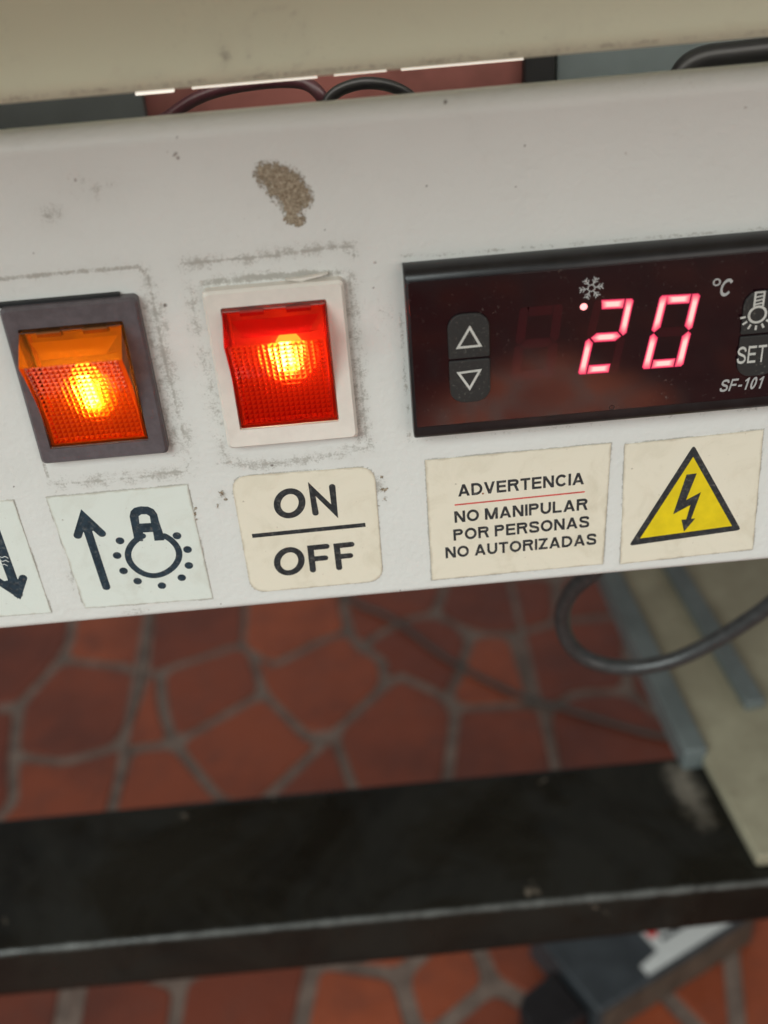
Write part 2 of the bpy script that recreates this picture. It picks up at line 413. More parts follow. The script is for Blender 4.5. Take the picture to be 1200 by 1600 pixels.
FV = [(-3000, -3000, FZ-1.5), (3000, -3000, FZ-1.5), (3000, 3000, FZ-1.5), (-3000, 3000, FZ-1.5)]; FF = [(0, 1, 2, 3)]; FM = [0]; FT = [0]*4
traced = [[P(x, y, 2, FZ)[:2] for x, y in q] for q in (
 [(30,1100),(95,1030),(195,1040),(225,1055),(205,1120),(185,1165),(100,1190),(20,1180)],
 [(-80,900),(120,900),(110,1000),(95,1030),(30,1100),(-80,1120)],
 [(120,900),(240,900),(238,980),(225,1055),(195,1040),(95,1030),(110,1000)],
 [(240,900),(385,900),(385,1000),(375,1007),(250,1048),(225,1055)],
 [(250,1048),(375,1007),(395,1020),(412,1082),(272,1160),(255,1110)],
 [(225,1055),(250,1048),(255,1110),(272,1160),(200,1170),(185,1165),(205,1120)],
 [(385,900),(535,900),(535,945),(545,985),(500,1000),(425,1040),(395,1020),(375,1007)],
 [(425,1040),(500,1000),(545,985),(560,1010),(600,1030),(600,1070),(520,1145),(480,1150),(412,1082),(395,1020)],
 [(535,900),(700,900),(680,958),(640,965),(600,985),(560,1010),(545,985),(535,945)],
 [(560,1010),(600,985),(640,965),(680,958),(720,978),(735,1000),(715,1060),(700,1085),(690,1085),(625,1055),(600,1070),(600,1030)],
 [(272,1160),(412,1082),(480,1150),(505,1160),(400,1260),(345,1250)],
 [(200,1170),(272,1160),(345,1250),(400,1260),(330,1330),(160,1330),(180,1240)],
 [(20,1180),(100,1190),(185,1165),(200,1170),(180,1240),(160,1330),(-60,1330),(20,1255)],
 [(-80,1120),(30,1100),(20,1180),(20,1255),(-60,1330),(-160,1250)],
 [(520,1145),(600,1070),(625,1055),(690,1085),(712,1110),(700,1210),(690,1260),(560,1250)],
 [(505,1160),(520,1145),(560,1250),(690,1260),(640,1340),(400,1340),(400,1260)],
 [(700,900),(870,900),(870,970),(800,990),(750,990),(720,978),(680,958)],
 [(735,1000),(750,990),(800,990),(830,1085),(825,1100),(720,1105),(700,1085),(715,1060)],
 [(720,1105),(825,1100),(850,1110),(870,1200),(880,1260),(690,1260),(700,1210),(712,1110)],
 [(800,990),(870,970),(980,960),(980,1080),(900,1080),(850,1110),(830,1085)],
 [(850,1110),(900,1080),(980,1080),(1080,1150),(1080,1250),(880,1260)],
 [(870,900),(1050,880),(1080,960),(980,960),(870,970)],
 [(980,960),(1080,960),(1150,1100),(1080,1150),(980,1080)])]
def inside(p, q):
    c_ = False
    for k in range(len(q)):
        a, b = q[k-1], q[k]
        if (a[1] > p[1]) != (b[1] > p[1]) and p[0] < (b[0]-a[0])*(p[1]-a[1])/(b[1]-a[1])+a[0]: c_ = not c_
    return c_
def add_stone(pr, dz, tone):
    c = np.mean(pr, axis=0); b = len(FV); n = len(pr)
    for sc_, z in ((1.0, -1.4), (0.985, -0.3+dz), (0.955, dz)):
        for q in pr:
            qq = c + (np.array(q)-c)*sc_; FV.append((qq[0], qq[1], FZ+z)); FT.append(tone)
    for L in range(2):
        for k in range(n): FF.append((b+L*n+k, b+L*n+(k+1) % n, b+(L+1)*n+(k+1) % n, b+(L+1)*n+k)); FM.append(1)
    FF.append(tuple(b+2*n+k for k in range(n))); FM.append(1)
for q in traced:
    q = [np.array(v) for v in q]
    if sum(q[k-1][0]*q[k][1]-q[k][0]*q[k-1][1] for k in range(len(q))) < 0: q = q[::-1]
    m_ = len(q); ins = []
    for k in range(m_):          # pull every edge in by half a joint
        e1 = q[k]-q[k-1]; e2 = q[(k+1) % m_]-q[k]; n1 = np.array([-e1[1], e1[0]])/np.linalg.norm(e1); n2 = np.array([-e2[1], e2[0]])/np.linalg.norm(e2)
        nn = n1+n2; nn /= np.linalg.norm(nn); ins.append(q[k]+nn*3.8*rng.uniform(0.85, 1.2)/max(0.5, nn @ n1))
    add_stone(round_poly(ins, 9, 4), 0.25, rng.uniform(0, 1))
for i, s_ in enumerate(seeds):
    if any(inside(s_, q) for q in traced): continue
    if not (-880 < s_[0] < 880 and -1180 < s_[1] < 1080): continue
    dd = np.linalg.norm(seeds - s_, axis=1); nb = np.argsort(dd)[1:16]
    poly = [s_ + np.array(c) for c in ((-90, -90), (90, -90), (90, 90), (-90, 90))]
    for j in nb:
        n_ = (seeds[j]-s_)/dd[j]; m_ = dd[j]/2 - 4.6*rng.uniform(0.75, 1.25)
        out = []
        for k in range(len(poly)):
            a, b = poly[k-1], poly[k]; da, db = (a-s_) @ n_ - m_, (b-s_) @ n_ - m_
            if (da <= 0) != (db <= 0): out.append(a + (b-a)*da/(da-db))
            if db <= 0: out.append(b)
        poly = out
        if len(poly) < 3: break
    if len(poly) < 3: continue
    pr = round_poly(poly, 7, 4); c = np.mean(pr, axis=0); b = len(FV); n = len(pr)
    tone = rng.uniform(0, 1)
    for sc_, z in ((1.0, -1.4), (0.985, -0.3), (0.955, 0.0)):
        for q in pr:
            qq = c + (np.array(q)-c)*sc_; FV.append((qq[0], qq[1], FZ+z)); FT.append(tone)
    for L in range(2):
        for k in range(n): FF.append((b+L*n+k, b+L*n+(k+1) % n, b+(L+1)*n+(k+1) % n, b+(L+1)*n+k)); FM.append(1)
    FF.append(tuple(b+2*n+k for k in range(n))); FM.append(1)
# straight tile joints crossing the stones
for x0, wj in ((-202, 2.9), (96, 2.4), (-500, 3), (394, 3), (692, 3)):
    b = len(FV); FV += [(x0-wj, -880, FZ+0.5), (x0+wj, -880, FZ+0.5), (x0+wj, 1080, FZ+0.5), (x0-wj, 1080, FZ+0.5)]; FT += [0]*4; FF.append((b, b+1, b+2, b+3)); FM.append(0)
for y0 in (700, -196):
    b = len(FV); FV += [(-880, y0-3, FZ+0.9), (880, y0-3, FZ+0.9), (880, y0+3, FZ+0.9), (-880, y0+3, FZ+0.9)]; FT += [0]*4; FF.append((b, b+1, b+2, b+3)); FM.append(0)
fl = mk('floor', FV, FF, [M_grout, M_stone], midx=FM, attrs={'tone': FT}); fl['kind'] = 'structure'

# ------------------------------------------------------------------ appliance: control panel, cover, body
app = thing('food_display_cabinet', 'off white metal appliance with a grimy control panel below a slot and cream cover', 'appliance', (0, 0, -54))
def seg_dist(X, Z, a, b):
    a = np.array(a); b = np.array(b); d = b-a; t = np.clip(((X-a[0])*d[0]+(Z-a[1])*d[1])/(d @ d), 0, 1)
    return np.hypot(X-a[0]-t*d[0], Z-a[1]-t*d[1])
def profile(pts_r, step):
    """pts_r: list of (y,z,radius) corner points -> dense rounded profile"""
    pts = []; n = len(pts_r)
    for i, (y, z, r) in enumerate(pts_r):
        p = np.array([y, z], float)
        if r == 0 or i in (0, n-1): pts.append(p); continue
        a = np.array(pts_r[i-1][:2], float); b = np.array(pts_r[i+1][:2], float)
        da = (a-p)/np.linalg.norm(a-p); db = (b-p)/np.linalg.norm(b-p)
        c = p + (da+db)*r
        for k in range(9):
            t = math.radians(90*k/8); pts.append(c - db*r*math.cos(t) - da*r*math.sin(t))
    out = [pts[0]]
    for a, b in zip(pts, pts[1:]):
        m = max(1, int(np.linalg.norm(b-a)/step))
        for k in range(1, m+1): out.append(a+(b-a)*k/m)
    return np.array(out)
def sheet(name, prof, xs, mat, masks, parent):
    X, T = np.meshgrid(xs, np.arange(len(prof))); Y = prof[T, 0]; Z = prof[T, 1]
    V = np.stack([X, Y, Z], -1).reshape(-1, 3); nx, nt = len(xs), len(prof)
    i = np.arange((nt-1)*nx).reshape(nt-1, nx)[:, :-1].ravel()
    F = np.stack([i, i+1, i+nx+1, i+nx], 1)
    at = {k: np.clip(v, 0, 1).ravel() for k, v in masks(X, Z, Y).items()}
    o = mk(name, V, F.tolist(), mat, parent, smooth=True, attrs=at)
    return o
stk = dict(
 down=[(-130, 789), (21, 781), (81, 957), (-70, 968)],
 bulb=[(72, 777), (293, 757), (333, 935), (133, 950)],
 onoff=[(360, 745), (585, 728), (599, 907), (393, 926)],
 adv=[(664, 719), (955, 692), (942, 881), (675, 906)],
 tri=[(976, 694), (1193, 671), (1176, 858), (969, 881)])
def panel_masks(X, Z, Y):
    G = np.zeros_like(X); R_ = np.zeros_like(X); S = np.zeros_like(X)
    def blob(A, px, py, rx, rz, s):
        x, z = XZ(px, py); A[:] = np.maximum(A, s*np.exp(-(((X-x)/rx)**2+((Z-z)/rz)**2)))
    def line(A, pts, w1, s1, w2=0, s2=0):
        q = [XZ(*p) for p in pts]
        for a, b in zip(q, q[1:]):
            d = seg_dist(X, Z, a, b); A[:] = np.maximum(A, s1*np.exp(-(d/w1)**2))
            if w2: A[:] = np.maximum(A, s2*np.exp(-(d/w2)**2))
    # old sealant outlines round the two switches
    line(G, [(-20, 438), (60, 430), (215, 417), (232, 432)], 0.5, 0.62, 2.2, 0.34)
    line(G, [(232, 432), (262, 580), (298, 720), (290, 736), (180, 750), (90, 757)], 0.45, 0.55, 3.2, 0.42)
    line(G, [(75, 745), (60, 700)], 0.5, 0.5, 1.5, 0.2)
    line(G, [(288, 412), (420, 400), (520, 386), (552, 385), (553, 400)], 0.5, 0.60, 2.5, 0.43)
    line(G, [(295, 430), (325, 560), (350, 715)], 0.8, 0.40, 3.0, 0.36)
    line(G, [(350, 722), (400, 727), (500, 715), (575, 700), (560, 560), (545, 430)], 0.5, 0.5, 2.8, 0.42)
    # dirt gathered against the frames
    line(G, [(318, 442), (420, 432), (530, 425)], 1.0, 0.62, 2.6, 0.42)
    line(G, [(545, 450), (560, 600), (568, 690)], 1.0, 0.42, 3.4, 0.42)
    line(G, [(300, 470), (345, 680)], 1.2, 0.42, 3.4, 0.38)
    line(G, [(225, 480), (275, 705)], 1.0, 0.34, 3.8, 0.42)
    line(G, [(625, 480), (640, 690)], 0.8, 0.40, 2.0, 0.25)
    blob(G, 500, 415, 4, 1.6, 0.35); blob(G, 340, 425, 3, 1.2, 0.3); blob(G, 285, 700, 1.4, 3.0, 0.45)
    # smears on the open paint
    for px, py, rx, rz, s in ((120, 290, 6, 4, .34), (80, 335, 4, 3.5, .42), (150, 300, 3, 3, .42), (170, 290, 5, 3, .30), (480, 270, 14, 6, .12),
                              (25, 440, 5, 3, .2), (590, 760, 2.2, 4, .5), (345, 775, 1.8, 2.6, .5), (20, 740, 6, 4, .3), (310, 880, 3, 8, .34),
                              (110, 900, 1.6, 6, .4), (215, 955, 6, 1.6, .4), (600, 560, 4, 9, .22), (270, 620, 4, 9, .30), (680, 160, 6, 2.5, .16), (60, 640, 4, 8, .28), (250, 540, 5, 8, .38), (600, 500, 4, 9, .34), (640, 860, 5, 4, .2), (20, 960, 8, 3, .26), (90, 800, 3, 6, .34), (500, 250, 8, 5, .2), (1150, 290, 9, 5, .14)):
        blob(G, px, py, rx, rz, s)
    # grime along the label edges
    for key, q in stk.items():
        if key == 'onoff': q = round_poly(q, 24, 4)
        line(G, list(q) + [q[0]], 0.24, 0.66, 0.9, 0.28)
    line(G, [(628, 400), (700, 397), (1250, 352)], 0.7, 0.42, 1.5, 0.2)
    line(G, [(645, 690), (1250, 632)], 0.9, 0.35)
    # brown dried crust
    for px, py, r, s in ((415, 270, 1.5, .8), (430, 278, 2.0, .9), (445, 290, 2.3, 1.0), (462, 303, 2.0, .95), (458, 320, 1.6, .9), (452, 342, .8, .85),
                         (467, 344, .9, .85), (475, 315, 1.2, .7), (408, 262, .9, .7), (455, 332, 1.0, .8)):
        x, z = XZ(px, py); d = np.hypot(X-x, Z-z); R_[:] = np.maximum(R_, s*np.clip(1.4-d/r*0.7, 0, 1))
    R_[R_ < 0.25] = 0
    for px, py, r in ((305, 795, .6), (303, 803, .7), (600, 765, .8), (597, 745, .6), (340, 790, .6), (290, 806, .5), (345, 770, .7), (352, 780, .5), (602, 780, .5), (592, 790, .4), (307, 812, .45), (298, 796, .35)):
        blob(R_, px, py, r, r, 0.75)
    for px, py, r in ((425, 727, .42), (275, 239, .33), (272, 243, .3), (278, 247, .4), (261, 238, .25), (118, 281, .35), (53, 395, .3), (258, 477, .5), (586, 410, .35),
                      (583, 450, .3), (697, 162, .42), (667, 291, .3), (977, 240, .3), (820, 228, .25), (1165, 168, .3), (805, 292, .25), (1050, 255, .2), (345, 944, .3),
                      (22, 760, .3), (610, 935, .3), (625, 923, .3), (277, 216, .25), (508, 360, .25), (258, 293, .2)):
        x, z = XZ(px, py); S[:] = np.maximum(S, 0.9*np.exp(-(np.hypot(X-x, Z-z)/(r*0.85))**2*0.8))
    for k in range(70):
        x = rng.uniform(-88, 80); z = rng.uniform(-53, 39); r = rng.choice([.15, .2, .25]); S[:] = np.maximum(S, 0.42*np.exp(-(np.hypot(X-x, Z-z)/r)**2*0.7))
    G *= np.where(Y > 1.5, 0.5, 1)
    return dict(grime=G, rust=R_, speck=S)
xsf = np.concatenate([np.arange(-240, -95, 6.0), np.arange(-95, 85, 0.36), np.arange(85, 241, 6.0)])
pp = profile([(26, -54.3, 0), (0, -54.3, 1.6), (0, 42.4, 3.0), (4.2, 42.4, 0)], 0.36)
sheet('control_panel', pp, xsf, M_panel, panel_masks, app)
def cover_masks(X, Z, Y):
    G = np.zeros_like(X); R_ = np.zeros_like(X); S = np.zeros_like(X)
    for px, py, rx, rz, s in ((350, 85, 2.2, 2.6, .42), (345, 105, 1.6, 1.2, .55), (430, 60, 5, 5, .14), (600, 95, 18, 1.5, .2), (215, 120, 4, 1.2, .3), (240, 118, 3, 1.0, .35), (700, 85, 10, 1.2, .2)):
        x, z = XZ(px, py, -6); G[:] = np.maximum(G, s*np.exp(-(((X-x)/rx)**2+((Z-z)/rz)**2)))
    x, z = XZ(432, 65, -6); G = np.maximum(G, 0.42*np.exp(-((np.hypot(X-x, Z-z)-4.6)/0.5)**2))
    G = np.maximum(G, 0.42*np.exp(-((Z-49.2)/1.0)**2))
    return dict(grime=G, rust=R_, speck=S)
cp = profile([(10, 48.0, 0), (-6, 48.0, 3.2), (-6, 150, 4), (60, 150, 0)], 0.9)
sheet('cover', cp, np.arange(-240, 240.5, 1.2), M_cover, cover_masks, app)
hd = profile([(-6.3, 84, 0), (-82, 84, 2.0), (-82, 112, 2.0), (-6.3, 112, 0)], 2.0)
sheet('shade_hood', hd, np.arange(-240, 240.5, 12), M_cover, lambda X, Z, Y: dict(grime=0*X, rust=0*X, speck=0*X), app)  # unseen hood, added to shade the upper part of the panel
M_house = simple('galvanised_housing', (0.22, 0.22, 0.21), 0.5, 0.1, 60, metal=0.4)
box('lower_housing', (-238, 27, -54), (238, 62, 6), M_house, app, 0.8)
box('rear_body', (-238, 92, -54), (238, 420, 148), M_cover, app, 2)
box('side_cheek', (-246, -2, -54.3), (-240.2, 150, 150), M_cover, app, 0.8)
box('side_cheek', (240.2, -2, -54.3), (246, 150, 150), M_cover, app, 0.8)
# what shows in the slot
def slotbox(name, px0, px1, mat, y, z0, z1, d=4):
    return box(name, (XZ(px0, 150, y)[0], y, z0), (XZ(px1, 110, y)[0], y+d, z1), mat, app, 0.5)
M_redback = simple('red_brown_lining', (0.20, 0.07, 0.06), 0.5, 0.5, 18)
M_dark = simple('dark_lining', (0.045, 0.05, 0.05), 0.6, 0.3, 30)
M_bluegrey = simple('blue_grey_sheet', (0.13, 0.155, 0.16), 0.4, 0.4, 14)
slotbox('back_lining', -250, 214, M_dark, 78, 0, 60)
slotbox('back_lining', 216, 818, M_redback, 84, 0, 60)
slotbox('back_lining', 820, 868, M_blackmet, 80, 0, 60)
slotbox('back_lining', 869, 1400, M_bluegrey, 84, 0, 60)
def up(px, py, y): return P(px, py, 1, y)
M_wire = simple('black_wire', (0.012, 0.011, 0.012), 0.4)
tag(tube('wire', [up(225, 205, 58), up(262, 183, 55), up(305, 155, 52), up(355, 138, 50), up(425, 128, 50), up(475, 130, 48), up(500, 148, 46), up(512, 175, 46)], 1.25, simple('maroon_wire', (0.05, 0.012, 0.018), 0.4), loc=(-15, 50, 25)),
    'dark red wire arching inside the slot on the left', 'wire')
tag(tube('wire', [up(508, 180, 44), up(515, 155, 44), up(535, 139, 44), up(570, 130, 44), up(608, 134, 46), up(640, 150, 48), up(655, 175, 50)], 1.15, M_wire, loc=(-10, 45, 22)),
    'thin black wire arching inside the middle of the slot', 'wire')
tag(tube('power_cable', [up(1048, 185, 60), up(1058, 140, 60), up(1072, 108, 60), up(1100, 92, 60), up(1150, 85, 60), up(1260, 72, 60)], 2.6, M_wire, loc=(60, 60, 25)),
    'thick black cable bending at the right end of the slot', 'cable')
M_strip = emis('glowing_gap', (1.0, 0.92, 0.80), 0.95).m  # glowing bars stand in for daylight showing through the slot
for px0, py0, px1, py1 in ((212, 149, 272, 145), (300, 139.5, 496, 122.5), (522, 119.5, 604, 112), (627, 110.5, 818, 94)):
    a = XZ(px0, py0, 12); b = XZ(px1, py1, 12)
    box('daylight_gap_strip', (a[0], 12, (a[1]+b[1])/2 + 0.03), (b[0], 13, (a[1]+b[1])/2 + 1.2), M_strip, app)

# ------------------------------------------------------------------ rocker switches
def ellipsoid(name, c, rad, mat, parent, n=20, m=12):
    V = []; F = []
    for i in range(m+1):
        for j in range(n):
            a = math.pi*i/m; b_ = 2*math.pi*j/n
            V.append((c[0]+rad[0]*math.sin(a)*math.cos(b_), c[1]+rad[1]*math.sin(a)*math.sin(b_), c[2]+rad[2]*math.cos(a)))
    for i in range(m):
        for j in range(n): F.append((i*n+j, i*n+(j+1) % n, (i+1)*n+(j+1) % n, (i+1)*n+j))
    return recalc(mk(name, V, F, mat, parent, smooth=True))
M_reflector = simple('white_reflector', (0.8, 0.75, 0.65), 0.5, 0.03)
def rocker_switch(x0, x1, z0, z1, ox0, ox1, oz0, oz1, fmat, lensF, lensT, lensShade, slotm, inner, bulbcol, bulbst, label, lamp_x, lamp_z, halo, halo2):
    cx, cz = (x0+x1)/2, (z0+z1)/2
    t = thing('rocker_switch', label, 'switch', (cx, 0, z0), 'lit rocker switches on the control panel')
    # frame ring
    out = rrect(x0, z0, x1, z1, 0.9, 5); inn = rrect(ox0, oz0, ox1, oz1, 0.35, 5); n = len(out)
    V = [(a, -0.02, b) for a, b in out] + [(a, -2.2, b) for a, b in out] + [(a, -2.0, b) for a, b in inn] + [(a, 4, b) for a, b in inn]
    # soften the front outer edge
    cxz = np.array([cx, cz])
    V[n:2*n] = [(a, -1.7, b) for a, b in out]
    mid = [(cx+(a-cx)*(1-0.45/(x1-x0)*2), -2.2, cz+(b-cz)*(1-0.45/(z1-z0)*2)) for a, b in out]
    V = V[:2*n] + mid + V[2*n:]
    F = []
    for L in range(4):
        for i in range(n): F.append((L*n+i, L*n+(i+1) % n, (L+1)*n+(i+1) % n, (L+1)*n+i))
    o = recalc(mk('frame', V, F, fmat, t)); 
    # rocker lens
    rx0, rx1, rz0, rz1 = ox0+0.25, ox1-0.25, oz0+0.2, oz1-0.25
    RY, RZ = -7.6, oz1-4.4               # ridge
    top = [(-1.2, rz1), (-2.6, rz1-0.25), (-5.4, rz1-2.3), (RY, RZ)]
    low = []
    for k in range(0, 41):
        s = k/40; z = RZ+(rz0-RZ)*s
        y = RY + (RY*-1-1.6)*(1-(1-s)**1.75)
        low.append((y, z))
    # top facet
    V = [];
    for y, z in top: V += [(rx0, y, z), (rx1, y, z)]
    F = [(2*i, 2*i+1, 2*i+3, 2*i+2) for i in range(len(top)-1)]
    rk = mk('rocker', [], [], lensT, t)
    me_pts = []
    # whole shell built in one mesh: top facet, textured face, sides
    V = list(V); F = list(F); MI = [1]*len(F)
    # textured face: pyramids inside a plain margin
    nx, nz = 17, 18; mar = 0.7
    def facept(u, v):        # u 0..1 across, v 0..1 down the concave face
        f = v*40; i = min(int(f), 39); r = f-i
        y = low[i][0]*(1-r)+low[i+1][0]*r; z = low[i][1]*(1-r)+low[i+1][1]*r
        return np.array([rx0+(rx1-rx0)*u, y, z])
    mu = mar/(rx1-rx0)
    us = [0, mu*0.5, mu] + [mu+(1-2*mu)*(i+1)/(2*nx) for i in range(2*nx)] + [1-mu*0.5, 1]
    vs = [0.0] + [0.005+0.955*i/(2*nz) for i in range(2*nz+1)] + [0.98, 1.0]
    b = len(V)
    for jv, v in enumerate(vs):
        for iu, u in enumerate(us):
            p = facept(u, v); ii = iu-2; jj = jv-1
            if 0 < ii < 2*nx and 0 < jj < 2*nz and ii % 2 == 1 and jj % 2 == 1: p = p + np.array([0, -0.52, 0.08])
            V.append(tuple(p))
    nu = len(us)
    for j in range(len(vs)-1):
        for i in range(nu-1):
            ii, jj = i-2, j-1
            q = (b+j*nu+i, b+j*nu+i+1, b+(j+1)*nu+i+1, b+(j+1)*nu+i)
            if 0 <= ii < 2*nx and 0 <= jj < 2*nz:
                # split towards the pyramid tip
                tips = [(ii+a) % 2 == 1 and (jj+c_) % 2 == 1 for a, c_ in ((0, 0), (1, 0), (1, 1), (0, 1))]
                if tips[0] or tips[2]: tt = [(q[0], q[1], q[2]), (q[0], q[2], q[3])]
                else: tt = [(q[0], q[1], q[3]), (q[1], q[2], q[3])]
                tip = [q[a_] for a_ in range(4) if tips[a_]]
                for f3 in tt:
                    F.append(f3)
                    oth = [v_ for v_ in f3 if v_ not in tip]
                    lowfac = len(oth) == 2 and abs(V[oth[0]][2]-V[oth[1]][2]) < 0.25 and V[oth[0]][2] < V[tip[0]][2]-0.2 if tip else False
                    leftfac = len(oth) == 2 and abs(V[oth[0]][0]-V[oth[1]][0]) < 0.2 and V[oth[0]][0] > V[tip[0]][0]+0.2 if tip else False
                    MI.append(2 if (lowfac or leftfac) else 0)  # lower and right facets: shade put in as a darker lens tint
            else: F.append(q); MI.append(0)
    # sides
    side = top + low[1:]
    for x in (rx0, rx1):
        b = len(V); V += [(x, y, z) for y, z in side] + [(x, -0.9, rz0), (x, -0.9, rz1)]
        m = len(side)+2; idx = list(range(b, b+m)); F.append(tuple(idx if x == rx0 else idx[::-1])); MI.append(1)
    bpy.data.objects.remove(rk)
    rk = mk('rocker', V, F, [lensF, lensT, lensShade], t, midx=MI)
    bm = bmesh.new(); bm.from_mesh(rk.data); bmesh.ops.remove_doubles(bm, verts=bm.verts, dist=1e-6); bmesh.ops.recalc_face_normals(bm, faces=bm.faces); bm.to_mesh(rk.data); bm.free()
    # make sure normals look outwards (towards -y)
    s_ = sum(p.normal.y*p.area for p in rk.data.polygons)
    if s_ > 0:
        bm = bmesh.new(); bm.from_mesh(rk.data); bmesh.ops.reverse_faces(bm, faces=bm.faces); bm.to_mesh(rk.data); bm.free()
    # inner well of the lens with lamp
    wx0, wx1, wz0, wz1 = rx0+0.5, rx1-0.5, rz0+0.5, rz1-0.6
    well = mk('lamp_well', [(wx0,-1.2,wz0),(wx1,-1.2,wz0),(wx1,-1.2,wz1),(wx0,-1.2,wz1),(wx0+1,3.5,wz0+1),(wx1-1,3.5,wz0+1),(wx1-1,3.5,wz1-1),(wx0+1,3.5,wz1-1)],
       [(4,5,6,7),(0,1,5,4),(1,2,6,5),(2,3,7,6),(3,0,4,7)], inner, t)
    hal = ellipsoid('lamp_glow', (lamp_x, 0.9, lamp_z-0.6), (5.0, 1.2, 7.6), halo, rk)
    hal2 = ellipsoid('lamp_glow', (lamp_x, 0.1, lamp_z-0.3), (3.1, 1.3, 5.0), halo2, rk)
    # trapezoid reflector just under the smooth facet
    tz = RZ
    mk('reflector', [(rx0+1.2,-2.2,rz1-1.6),(rx1-1.2,-2.2,rz1-1.6),(rx1-3.2,-4.9,tz+0.4),(rx0+3.2,-4.9,tz+0.4),(rx1-1.6,-1.2,tz-0.2),(rx0+1.6,-1.2,tz-0.2)],
       [(0,1,2,3),(3,2,4,5)], M_reflector, rk)
    bl = []; 
    path = [np.array([lamp_x-0.1*i, -0.75, lamp_z-2.8+1.4*i]) for i in range(5)]
    tube('lamp', path, 1.15, bulbcol, rk, 12, 2)
    # two moulded slots in the top edge of the facet
    for u0, u1 in ((0.17, 0.40), (0.62, 0.86)):
        xa, xb = rx0+(rx1-rx0)*u0, rx0+(rx1-rx0)*u1
        box('slot', (xa, -2.9, rz1-0.95), (xb, -1.5, rz1-0.22), slotm, rk)
    return t, rk
def inner_mat(name, col):
    t = NT(name); t.set(Base_Color=col, Roughness=0.6); return t.m
bulbO = emis('glowing_orange_lamp', (1.0, 0.68, 0.40), 120).m
bulbR = emis('glowing_red_lamp', (1.0, 0.68, 0.42), 130).m
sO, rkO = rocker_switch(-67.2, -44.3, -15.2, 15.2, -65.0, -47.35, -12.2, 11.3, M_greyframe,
    lens_mat('orange_lens_face', (1.0, 0.22, 0.02), (0.85, 0.14, 0.01), 0.10, 0.17, 0.3), lens_mat('orange_lens_clear', (1.0, 0.40, 0.02), (0.75, 0.26, 0.02), 0.22, 0.05),
    lens_mat('orange_lens_shade', (0.75, 0.07, 0.004), (0.6, 0.06, 0.005), 0.10, 0.17, 0.2),  # darker copy of the face lens, paints the shaded pyramid facets
    simple('dark_amber_slot', (0.22, 0.08, 0.02), 0.4), inner_mat('amber_well', (0.55, 0.25, 0.07)), bulbO, 60,
    'lit orange rocker switch in a dark grey frame', -55.6, -1.5, emis('amber_glow', (1.0, 0.60, 0.15), 4.2).m, emis('amber_glow_core', (1.0, 0.72, 0.2), 8).m)
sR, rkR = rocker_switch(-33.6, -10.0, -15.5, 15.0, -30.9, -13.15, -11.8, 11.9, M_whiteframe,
    lens_mat('red_lens_face', (1.0, 0.10, 0.022), (0.8, 0.025, 0.012), 0.10, 0.17, 0.3), lens_mat('red_lens_clear', (0.9, 0.06, 0.015), (0.7, 0.015, 0.015), 0.22, 0.05),
    lens_mat('red_lens_shade', (0.72, 0.03, 0.008), (0.6, 0.012, 0.008), 0.10, 0.17, 0.2),
    simple('dark_red_slot', (0.4, 0.03, 0.02), 0.4), inner_mat('red_well', (0.5, 0.17, 0.08)), bulbR, 60,
    'lit red rocker switch in a white frame', -20.6, 2.6, emis('red_glow', (1.0, 0.72, 0.2), 4.6).m, emis('red_glow_core', (1.0, 0.8, 0.25), 13).m)
# gasket edge above the grey frame, torn gasket above the white one
box('gasket', (-67.4, -0.9, 14.9), (-47.2, -0.02, 15.75), M_blackmet, sO, 0.1)
g_ = [XZ(445, 434), XZ(470, 431), XZ(512, 424), XZ(498, 429), XZ(470, 436)]
prism('gasket', g_, -1.0, -0.02, M_whiteframe, sR)

# ------------------------------------------------------------------ temperature controller
CT = thing('temperature_controller', 'black digital temperature controller showing a red 20 on its glossy display', 'controller', (35.3, 0, -15.9))
prof = [(0, 16.3), (-1.3, 16.45), (-2.6, 16.2), (-3.5, 15.5), (-4.0, 14.6), (-4.0, -13.4), (-4.1, -14.6), (-3.7, -15.6), (-2.9, -15.95), (0, -15.95)]
W = 71.0
V = []; F = []
nP = len(prof)
for x, d in ((0.0, 0.5), (0.12, 0.15), (0.5, 0.0), (W-0.5, 0.0), (W-0.12, 0.15), (W, 0.5)):
    for y, z in prof: V.append((x, min(y+d, 0) if y < 0 else 0, z))
for s_ in range(5):
    for i in range(nP-1): F.append((s_*nP+i, s_*nP+i+1, (s_+1)*nP+i+1, (s_+1)*nP+i))
F.append(tuple(range(nP))); F.append(tuple(5*nP+i for i in range(nP)))
bz = recalc(mk('bezel', V, F, M_blackpl, CT, smooth=False))
for p_ in bz.data.polygons: p_.use_smooth = len(p_.vertices) == 4
# raised band along the top of the bezel
FY = -4.25
fc = prism('display_window', rrect(0.55, -13.2, W-0.55, 14.5, 0.3, 3), FY, -3.9, M_acrylic, CT, bv=0.1)
def F2(zx, zy):  # zoom5 coordinates -> mm on the face
    return XZ(600+zx/2, 350+zy/2, FY)
def F8(zx, zy): return XZ(840+zx/3.3333, 340+zy/3.3333, FY)
